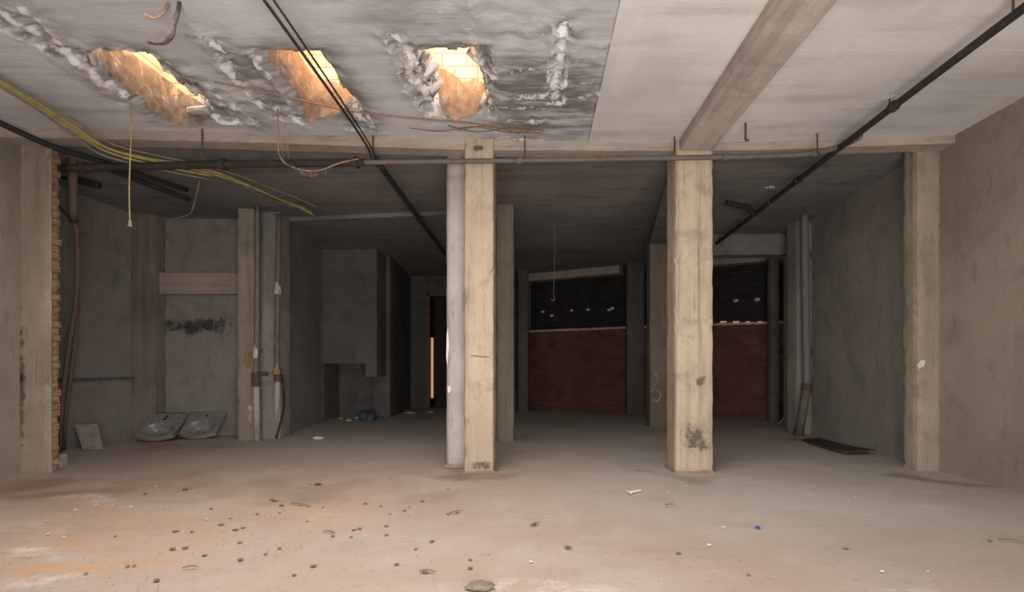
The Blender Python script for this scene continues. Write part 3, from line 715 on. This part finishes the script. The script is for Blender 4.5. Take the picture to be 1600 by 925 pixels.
pipe('conduit', [(-1.72, 1.2, EZ+2.43), (-1.745, 3.4, EZ+2.42), (-1.79, 5.3, EZ+2.38), (-1.81, 5.78, EZ+2.30)], .008, 'cable_black', 'right, thinner tube of the twin conduit crossing the middle skylight', cat='conduit')
pipe('ceiling_pipe', [(-1.82, 5.78, EZ+2.32), (-1.9, 8, EZ+2.37), (-1.98, 10.9, EZ+2.40)], .036, 'pipe_dark', 'black pipe running back into the dark from the end of the twin conduit', coup=(.02, .55))
pipe('ceiling_pipe', [(3.22, 1.2, EZ+2.40), (3.27, 4, EZ+2.40), (3.32, 5.55, EZ+2.40), (3.42, 8, EZ+2.40), (3.5, 10.0, EZ+2.40)], .032, 'pipe_dark', 'long black pipe slanting down the right side of the ceiling into the dark', coup=(.37, .62))
pipe('branch_pipe', [at(1137, 316, 7.6), at(1150, 320, 7.7), at(1168, 324, 7.8), at(1177, 333, 7.9)], .04, 'pipe_dark', 'short bent branch pipe beside the black pipe behind the right front column')
def hanger(px, py0, Y, py1, label, plate=None, group=None, r=.008):
    a = at(px, py1, Y); a0 = Vector((a.x, Y, ZC+.01))
    t = thing('hanger_rod', a, label, 'hanger', group); obj('rod', tube([a0, a], r, 7, False), 'rod', t)
    bm = tube([a+Vector((0, 0, .02)), a, a+Vector((.012, 0, -.012)), a+Vector((.03, 0, -.004))], r*1.2, 6, False); obj('hook', bm, 'rust', t)
    if plate: obj('ceiling_plate', blob((a.x+.02, Y, ZC-.028), .07, .05, .012, 3, 2, .4), 'white', t)
hanger(1390, 150, ce(1390, 148).y+.02, 170, 'short hanger rod with a white plaster patch at its top', True)
hanger(1583, 0, 3.5, 22, 'rusty hanger rod on the black pipe at the upper right corner')
hanger(1165, 190, ce(1165, 190).y, 218, 'empty hanger rod right of the wide beam above the right front column', r=.011)
hanger(820, 208, 5.70, 250, 'rusty hanger rod right of the cream column')
hanger(1054, 215, 5.70, 246, 'rusty hanger rod at the left edge of the right front column')
hanger(583, 208, 5.70, 254, 'hanger rod where the twin conduit meets the cross pipe')
hanger(316, 205, 5.55, 245, 'hanger rod over the thick dark pipe on the left')
hanger(1277, 225, 5.62, 238, 'small hanger rod near the right bend of the thin pipe')
hanger(1201, 300, 7.3, 318, 'far hanger rod on the black pipe behind the beam', True)

# cable bundle at the upper left
base = [(0, 128, 4.43), (60, 163, 4.75), (110, 196, 5.1), (160, 228, 5.42), (230, 246, 5.72), (330, 268, 6.2), (430, 306, 7.1), (480, 327, 7.6)]
CABS = [(0, 0, 'cable_yellow'), (5, 3, 'cable_yellow'), (2, 8, 'cable_yellow'), (12, -2, 'cable_grey'), (-2, 13, 'cable_grey'), (8, 6, 'cable_yellow')]
for i, (dx, dy, mt) in enumerate(CABS):
    L = []
    for k, (px, py, Y) in enumerate(base):
        f = k/7; w = 1 if k < 2 else 1.5
        L.append(at(px+dx*w+6*noise.noise(Vector((i*3, k, 1))), py+dy*(.5+f)+9*f*noise.noise(Vector((i*2, k*1.3, 5))), Y+.02*i))
    if i in (2, 4): L = L[:6]
    first = L[0]-(L[1]-L[0])*1.6; first.z = min(first.z, ZC-.04); L = [first]+L
    b = obj('cable', tube(L, .012 if mt == 'cable_yellow' else .010, 7), mt, smooth=True)
    if mt == 'cable_yellow': prop(b, 'yellow cable of the sagging bundle at the upper left', 'cable', 'yellow cables of the bundle')
    else: prop(b, ['', '', '', 'grey cable on the upper side of the sagging yellow bundle', 'grey cable drooping below the sagging yellow bundle'][i], 'cable')
pipe('drain_pipe', [at(-30, 178, 5.1), at(0, 192, 5.2), at(80, 228, 5.55), at(170, 256, 6.0), at(292, 297, 6.9)], .03, 'cable_black', 'thick black hose slanting below the yellow cable bundle', cat='hose')
pipe('drain_pipe', [at(165, 262, 6.4), at(230, 287, 6.9), at(295, 312, 7.4)], .035, 'pipe_dark', 'dark pipe stub behind the yellow cables in the shadow', cat='pipe')
for k, L in enumerate(([(312, 281, 6.98), (310, 290, 7.0), (303, 320, 7.2), (295, 335, 7.3), (270, 341, 7.4), (248, 343, 7.5)], )):
    pipe('cable', [at(*p) for p in L], .011, 'cable_grey', 'stiff grey cable end hooked below the alcove ceiling', cat='cable')
pipe('cable', [at(330, 268, 6.3), at(400, 300, 7.2), at(440, 318, 7.8), at(480, 326, 8.1)], .012, 'cable_grey', 'grey cable running along the rear ceiling to the left pillar', cat='cable')
# pendant flex with lamp socket
t = thing('pendant_flex', at(203, 148, 5.0), 'pale flex hanging by the left skylight with an empty lamp socket', 'pendant')
a = at(204, 145, 5.0); bpt = at(203, 348, 5.0)
obj('flex', tube([Vector((a.x, 5.0, ZC+.02)), a, at(205, 200, 5.0), at(202, 290, 5.0), bpt], .006, 6), 'cable_yellow', t)
obj('socket', tube([bpt+V((0, 0, .03)), bpt, bpt+V((0, 0, -.025)), bpt+V((0, 0, -.04))], .012, 8, False, r1=.022), 'cable_grey', t)
t = thing('pendant_flex', at(866, 345, 8.9), 'thin wire hanging in the central bay with a small hook', 'pendant')
a = at(866, 330, 8.9); e_ = at(865, 462, 8.9)
obj('wire', tube([V((a.x, 8.9, ZC+.01)), at(867, 390, 8.9), e_], .004, 5), 'cable_grey', t)
obj('hook', tube([e_, e_+V((.015, 0, -.04)), e_+V((.01, 0, -.08)), e_+V((-.02, 0, -.09)), e_+V((-.035, 0, -.05))], .009, 6), 'pipe_zinc', t)

# verticals at the far left
pipe('downpipe', [at(113, 230, 6.3), at(114, 330, 6.5), at(115, 345, 6.6)], .05, 'pipe_brown', 'fat brown downpipe hanging from the ceiling at the left', smooth=False)
pipe('hose', [at(113, 340, 6.6), at(119, 360, 6.7), at(121, 400, 6.8), at(120, 450, 6.9), at(116, 490, 6.95), at(110, 525, 6.95), at(100, 600, 6.95), at(95, 660, 6.97), fl(93, 706)], .028, 'pipe_brown', 'curved brown pipe dropping to the floor beside the ragged brick', coup=(.62,))
pipe('hose', [at(121, 455, 7.15), at(118, 525, 7.12), at(108, 607, 7.1), at(102, 660, 7.08), fl(100, 703)+V((0, 0, .01))], .024, 'pipe_brown', 'second thinner brown pipe leaning behind the curved one', coup=(.3, .6))
pipe('cable', [at(88, 232, 6.0), at(81, 250, 6.05), at(80, 295, 6.1), at(92, 320, 6.2), at(112, 347, 6.4)], .010, 'cable_black', 'black cable curling around the top of the left pillar', cat='cable')
pipe('drain_pipe', [at(88, 272, 6.95), at(120, 281, 7.0), at(155, 290, 7.05)], .045, 'pipe_dark', 'short dark pipe under the ceiling beside the fat downpipe')
# downpipes on the left pillar
t = thing('downpipe', fl(400, 689), 'left, zinc downpipe on the alcove pillar with a rusty collar', 'pipe')
ut = obj('upper_tube', tube([at(402, 322, 8.2), at(402, 450, 8.22), at(401, 540, 8.24), at(399, 586, 8.25)], .038, 12, wob=.15), 'pipe_zinc', t, smooth=True)
obj('lower_tube', tube([at(400, 590, 8.22), fl(401, 689)+V((0, .02, 0))], .05, 12, False), 'column_grey', t, smooth=True)
obj('collar', tube([at(400, 583, 8.22), at(400, 604, 8.22)], .062, 12, False), 'rust', t)
obj('side_spigot', tube([at(402, 584, 8.2), at(418, 585, 8.2)], .03, 10, False), 'rust', t)
obj('plaster_lump', blob(at(399, 560, 8.16), .03, .03, .17, 4, 2, .5), 'white', ut)
t = thing('downpipe', fl(436, 681), 'right, grey downpipe on the alcove pillar with pale plaster lumps', 'pipe')
obj('upper_tube', tube([at(436, 335, 8.42), at(434, 450, 8.42), at(433, 580, 8.42)], .04, 12, wob=.15), 'pipe_grey', t, smooth=True)
obj('lower_tube', tube([at(434, 585, 8.42), fl(436, 682)+V((0, -.1, 0))], .045, 12, False), 'column_grey', t, smooth=True)
obj('collar', tube([at(434, 576, 8.42), at(434, 596, 8.42)], .058, 12, False), 'rust', t)
obj('plaster_lump', blob(at(433, 460, 8.38), .055, .04, .15, 9, 2, .4), 'cream', t)
obj('plaster_lump', blob(at(432, 585, 8.36), .05, .04, .13, 12, 2, .4), 'ochre', t)
pipe('downpipe', [at(441, 586, 8.5), at(443, 610, 8.5), at(443, 640, 8.55), fl(443, 682)+V((0, -.25, 0))], .018, 'pipe_dark', 'thin black pipe right beside the grey downpipe', cat='pipe')
# zinc downpipe on the right wall
t = thing('downpipe', fl(1251, 680), 'zinc downpipe on the right wall with a kinked foot', 'pipe')
obj('upper_tube', tube([at(1257, 330, 8.75), at(1259, 480, 8.75), at(1261, 602, 8.75)], .062, 14, wob=.08), 'pipe_zinc', t, smooth=True)
obj('lower_tube', tube([at(1260, 610, 8.72), fl(1250, 681)+V((0, .05, .0))], .068, 14, False), 'pipe_grey', t, smooth=True)
obj('collar', tube([at(1261, 600, 8.74), at(1260, 612, 8.74)], .082, 14, False), 'rust', t)
obj('foot_collar', tube([fl(1251, 680)+V((0, .05, .06)), fl(1250, 681)+V((0, .05, .0))], .084, 14, False), 'rust', t)
b = obj('leaning_stick', tube([fl(1217, 664)+V((0, 0, .01)), at(1240, 632, 9.8)], .014, 7, False), 'cream'); prop(b, 'thin pale stick leaning near the zinc downpipe', 'stick')

# ------------------------------------------------------------------ sinks, tile, block, board
def sink(loc, yaw, tilt, label, holes):
    W_, L_ = .275, .585
    t = thing('washbasin', loc, label, 'sink', 'discarded steel sinks')
    mt = Matrix.Translation(loc) @ Matrix.Rotation(yaw, 4, 'Z') @ Matrix.Rotation(tilt, 4, 'X')
    n, m_ = 44, 44; rows = []
    for i in range(n+1):
        r = []
        for j in range(m_+1):
            u = -1+2*i/n; v = j/m_
            x = u*W_; front = .075*u*u; y = front+(L_-front)*v
            # bowl: rounded D in the lower two thirds
            bx, by = x/.225, (y-.225)/(.165)
            rr = (abs(bx)**2.6+abs(by)**2.6)**(1/2.6)
            dpt = .13*(1-sstep(.55, .98, rr))
            rim = .008*(1-sstep(.0, .05, min(1-abs(u), v, 1-v)))
            r.append(mt @ V((x, y, .055+rim-dpt+.07*0)))
        rows.append(r)
    bw_ = obj('bowl', sheet(rows), 'steel', t, smooth=True); solid(bw_, .012, 0)
    # turned-down apron around the rim
    bm = bmesh.new(); per = [(-1+2*i/24, 0) for i in range(25)]+[(1, j/12) for j in range(1, 13)]+[(1-2*i/12, 1) for i in range(1, 13)]+[(-1, 1-j/12) for j in range(1, 12)]
    A = []; B = []
    for u, v in per:
        x = u*W_; f_ = .075*u*u; y = f_+(L_-f_)*v; A.append(bm.verts.new(mt @ V((x, y, .06)))); B.append(bm.verts.new(mt @ V((x*1.004, y+(.004 if v > .5 else -.004), .012))))
    k = len(per)
    for i in range(k): bm.faces.new((A[i], A[(i+1) % k], B[(i+1) % k], B[i]))
    solid(obj('apron', bm, 'steel', t), .008, 0)
    for (x, y) in holes: obj('tap_hole', tube([mt @ V((x, y, .058)), mt @ V((x, y, .0655))], .022, 14, False), 'hole', bw_)
    q = V((.02, .20, .055-.128)); obj('drain', tube([mt @ (q+V((0, 0, .0))), mt @ (q+V((0, 0, .008)))], .026, 14, False), 'pipe_dark', bw_)
sink(V((-6.12, 8.15, 0)), R(8), R(37), 'dull steel sink with two tap holes leaning in the alcove, left one', [(0, .52), (-.0, .455)])
sink(V((-5.60, 8.40, 0)), R(9), R(37), 'dull steel sink with one tap hole leaning in the alcove, right one', [(.0, .50)])
q = [fl(129, 703)+V((0, 0, .004)), fl(161, 703)+V((0, 0, .004)), at(151, 662, 7.56), at(116, 663, 7.5)]
bm = bmesh.new(); n_ = (q[1]-q[0]).cross(q[3]-q[0]).normalized()*.018; A_ = [bm.verts.new(p) for p in q]; B_ = [bm.verts.new(p-n_) for p in q]
bm.faces.new(A_); bm.faces.new(B_[::-1])
for i in range(4): bm.faces.new((A_[i], A_[(i+1) % 4], B_[(i+1) % 4], B_[i]))
bmesh.ops.bevel(bm, geom=bm.edges[:], offset=.003, segments=2, affect='EDGES')
b = obj('leaning_tile', bm, 'slate'); prop(b, 'grey tile slab leaning at the foot of the left rear wall', 'tile')
b = obj('concrete_block', rough_box(-5.76, -5.585, 5.99, 6.11, 0, .16, .03, .006, .02, 4), 'wall_rear'); prop(b, 'small grey concrete block at the foot of the left pillar', 'block')
rows = []
A_, B_, C_, D_ = fl(1252, 688), V((4.60, 8.35, 0)), fl(1322, 711), V((4.60, 6.98, 0))
for i in range(17):
    r = []
    for j in range(9):
        u, v = i/16, j/8
        a = A_.lerp(B_, v); e = C_.lerp(D_, v); p = a.lerp(e, u)
        p.x -= .06*math.sin(math.pi*u)*(1-v)
        p.z = .014+.04*(u**3)*(.4+.6*v)+.006*noise.noise(V((u*5, v*5, 2)))+.015*(1-u)**3*v; r.append(p)
    rows.append(r)
b = obj('hardboard_sheet', sheet(rows), 'board', smooth=True); solid(b, .01, 0); prop(b, 'warped dark hardboard sheet lying by the right wall', 'board')
bm = blob(fl(1240, 687), .06, .04, .02, 3); b = obj('rubble_lump', bm, 'leaf'); prop(b, 'dark lump on the floor left of the zinc downpipe foot', 'rubble')
b = obj('floor_stone', blob(fl(750, 918), .075, .05, .022, 8, 3), 'stone', smooth=True); prop(b, 'flat grey stone half buried at the bottom edge of the floor', 'stone')
for px, py, sx in ((497, 686, .09), (640, 646, .16), (628, 642, .12), (560, 654, .1), (545, 658, .07), (672, 645, .08), (533, 655, .05), (857, 637, .12), (875, 640, .1)):
    b = obj('rubble_lump', blob(fl(px, py), sx, sx*.6, .035, px, 2, .5), 'cream' if px != 497 else 'white')
    if px == 497: prop(b, 'crumpled white scrap on the floor left of the grey plastered column', 'scrap')
    elif px > 800: prop(b, 'grey rubble lump at the foot of the brick back wall', 'rubble', 'rubble at the brick back wall')
    else: prop(b, 'pale rubble lump on the dark floor around the niche', 'rubble', 'rubble around the niche')

# ------------------------------------------------------------------ litter on the floor
def leaf(px, py, s, seed, mat='leaf'):
    c = fl(px, py); a = random.uniform(-.6, .6); rows = []
    for i in range(7):
        u = i/6; w = .34*math.sin(math.pi*min(1, u*1.02+.02))**.8+.02; r = []
        for j in range(4):
            v = -1+2*j/3
            q = V(((u-.5)*1.0, v*w, .06*abs(v)+.10*(u-.5)**2*2+.08*noise.noise(V((u*4, v*3, seed)))))
            q = Matrix.Rotation(a, 4, 'Z') @ (q*s); r.append(V((c.x+q.x, c.y+q.y, -.001+max(0, q.z))))
        rows.append(r)
    o = obj('dry_leaf', sheet(rows), mat, base=(c.x, c.y, .0)); solid(o, .003); return o
LG = 'small dry brown leaf lying on the dusty floor'
LEAF = [(430, 783), (497, 757), (485, 757), (290, 765), (300, 763), (425, 781), (470, 790), (440, 790), (402, 803), (437, 801), (368, 828), (380, 825), (375, 848), (376, 875), (415, 866), (437, 857), (460, 899), (549, 839), (520, 838), (553, 828), (604, 836), (604, 822),
        (632, 798), (595, 791), (640, 792), (700, 764), (660, 783), (714, 801), (700, 803), (610, 748), (735, 875), (665, 895), (735, 888), (835, 820), (1060, 865), (887, 857), (1546, 845), (620, 882), (490, 885), (270, 858), (320, 868), (245, 907), (210, 884), (180, 838), (135, 896),
        (346, 820), (360, 810), (330, 795), (290, 856), (200, 885), (300, 831), (275, 830), (1170, 899), (1322, 858), (627, 704), (227, 772), (562, 826), (610, 803), (571, 787), (650, 858), (675, 846), (480, 815), (505, 793)]
for i, (px, py) in enumerate(LEAF):
    o = leaf(px, py, random.uniform(.022, .046)*(1.9 if i in (0, 1, 3) else 1), i*1.7); prop(o, LG, 'leaf', 'dry leaves on the floor')
TW = [((1000+40, 791), (1055, 790)), ((829, 823), (843, 819)), ((505, 832), (523, 835)), ((285, 890), (308, 888)), ((655, 895), (680, 896)), ((1561, 845), (1600, 849)), ((882, 857), (894, 859)), ((703, 803), (722, 800)), ((455, 788), (485, 793))]
for a, b2 in TW:
    p, q = fl(*a), fl(*b2); o = obj('twig', tube([p+V((0, 0, .01)), p.lerp(q, .5)+V((.0, .015, .014)), q+V((0, 0, .01))], .006, 6, r1=.004), 'twig'); prop(o, 'short dark twig lying on the dusty floor', 'twig', 'twigs on the floor')
CR = [(205, 792), (82, 784), (176, 790), (150, 789), (118, 797), (253, 793), (70, 814), (75, 835), (100, 840), (244, 761), (642, 800), (740, 780), (1072, 760), (1044, 770), (1110, 798), (1108, 852), (1131, 824), (830, 878), (1450, 893), (1378, 893), (1336, 776), (322, 812), (385, 690)]
for px, py in CR:
    s = random.uniform(.008, .018)*(1.5 if px in (205, 1336) else 1); o = obj('plaster_crumb', blob(fl(px, py), s, s*.8, s*.6, px, 1, .5), 'crumb'); prop(o, 'white crumb of plaster lying on the dusty floor', 'plaster crumb', 'plaster crumbs on the floor')
p, q = fl(983, 771), fl(1001, 768)
o = obj('white_splinter', add_tube(tube([p+V((0, 0, .012)), q+V((0, 0, .012))], .009, 6, False), [p+V((-.012, .05, .012)), p+V((.01, -.03, .012))], .01, 6, False), 'white'); prop(o, 'white L-shaped splinter on the floor left of the sooty front column', 'splinter')
c = fl(1184, 826); bm = bmesh.new(); add_tube(bm, [c+V((0, 0, 0)), c+V((0, 0, .014))], .017, 16, False)
o = obj('bottle_cap', bm, 'blue'); prop(o, 'blue plastic bottle cap lying on the floor at the right', 'bottle cap')
# grit nobody could count
bm = bmesh.new()
for i in range(2600):
    y = 2.6+6*random.random()**1.6; x = random.uniform(-5, 4.2)
    if random.random() < .55: x = random.gauss(-1.8, 1.3); 
    if x < -5.6 or x > 4.3: continue
    s = random.uniform(.0015, .005); a = random.random()*6
    vs = [bm.verts.new((x+s*math.cos(a+k*2.1)*random.uniform(.7, 1.6), y+s*math.sin(a+k*2.1), .0+.002)) for k in range(3)]+[bm.verts.new((x, y, .002+s*.8))]
    for f in ((0, 1, 3), (1, 2, 3), (2, 0, 3), (0, 2, 1)): bm.faces.new([vs[k] for k in f])
o = obj('floor_grit', bm, 'twig', base=(0, 0, 0)); prop(o, 'fine dark grit scattered over the dusty floor', 'grit', kind='stuff')
for o in bpy.data.objects:
    if '_w' in o: del o['_w']
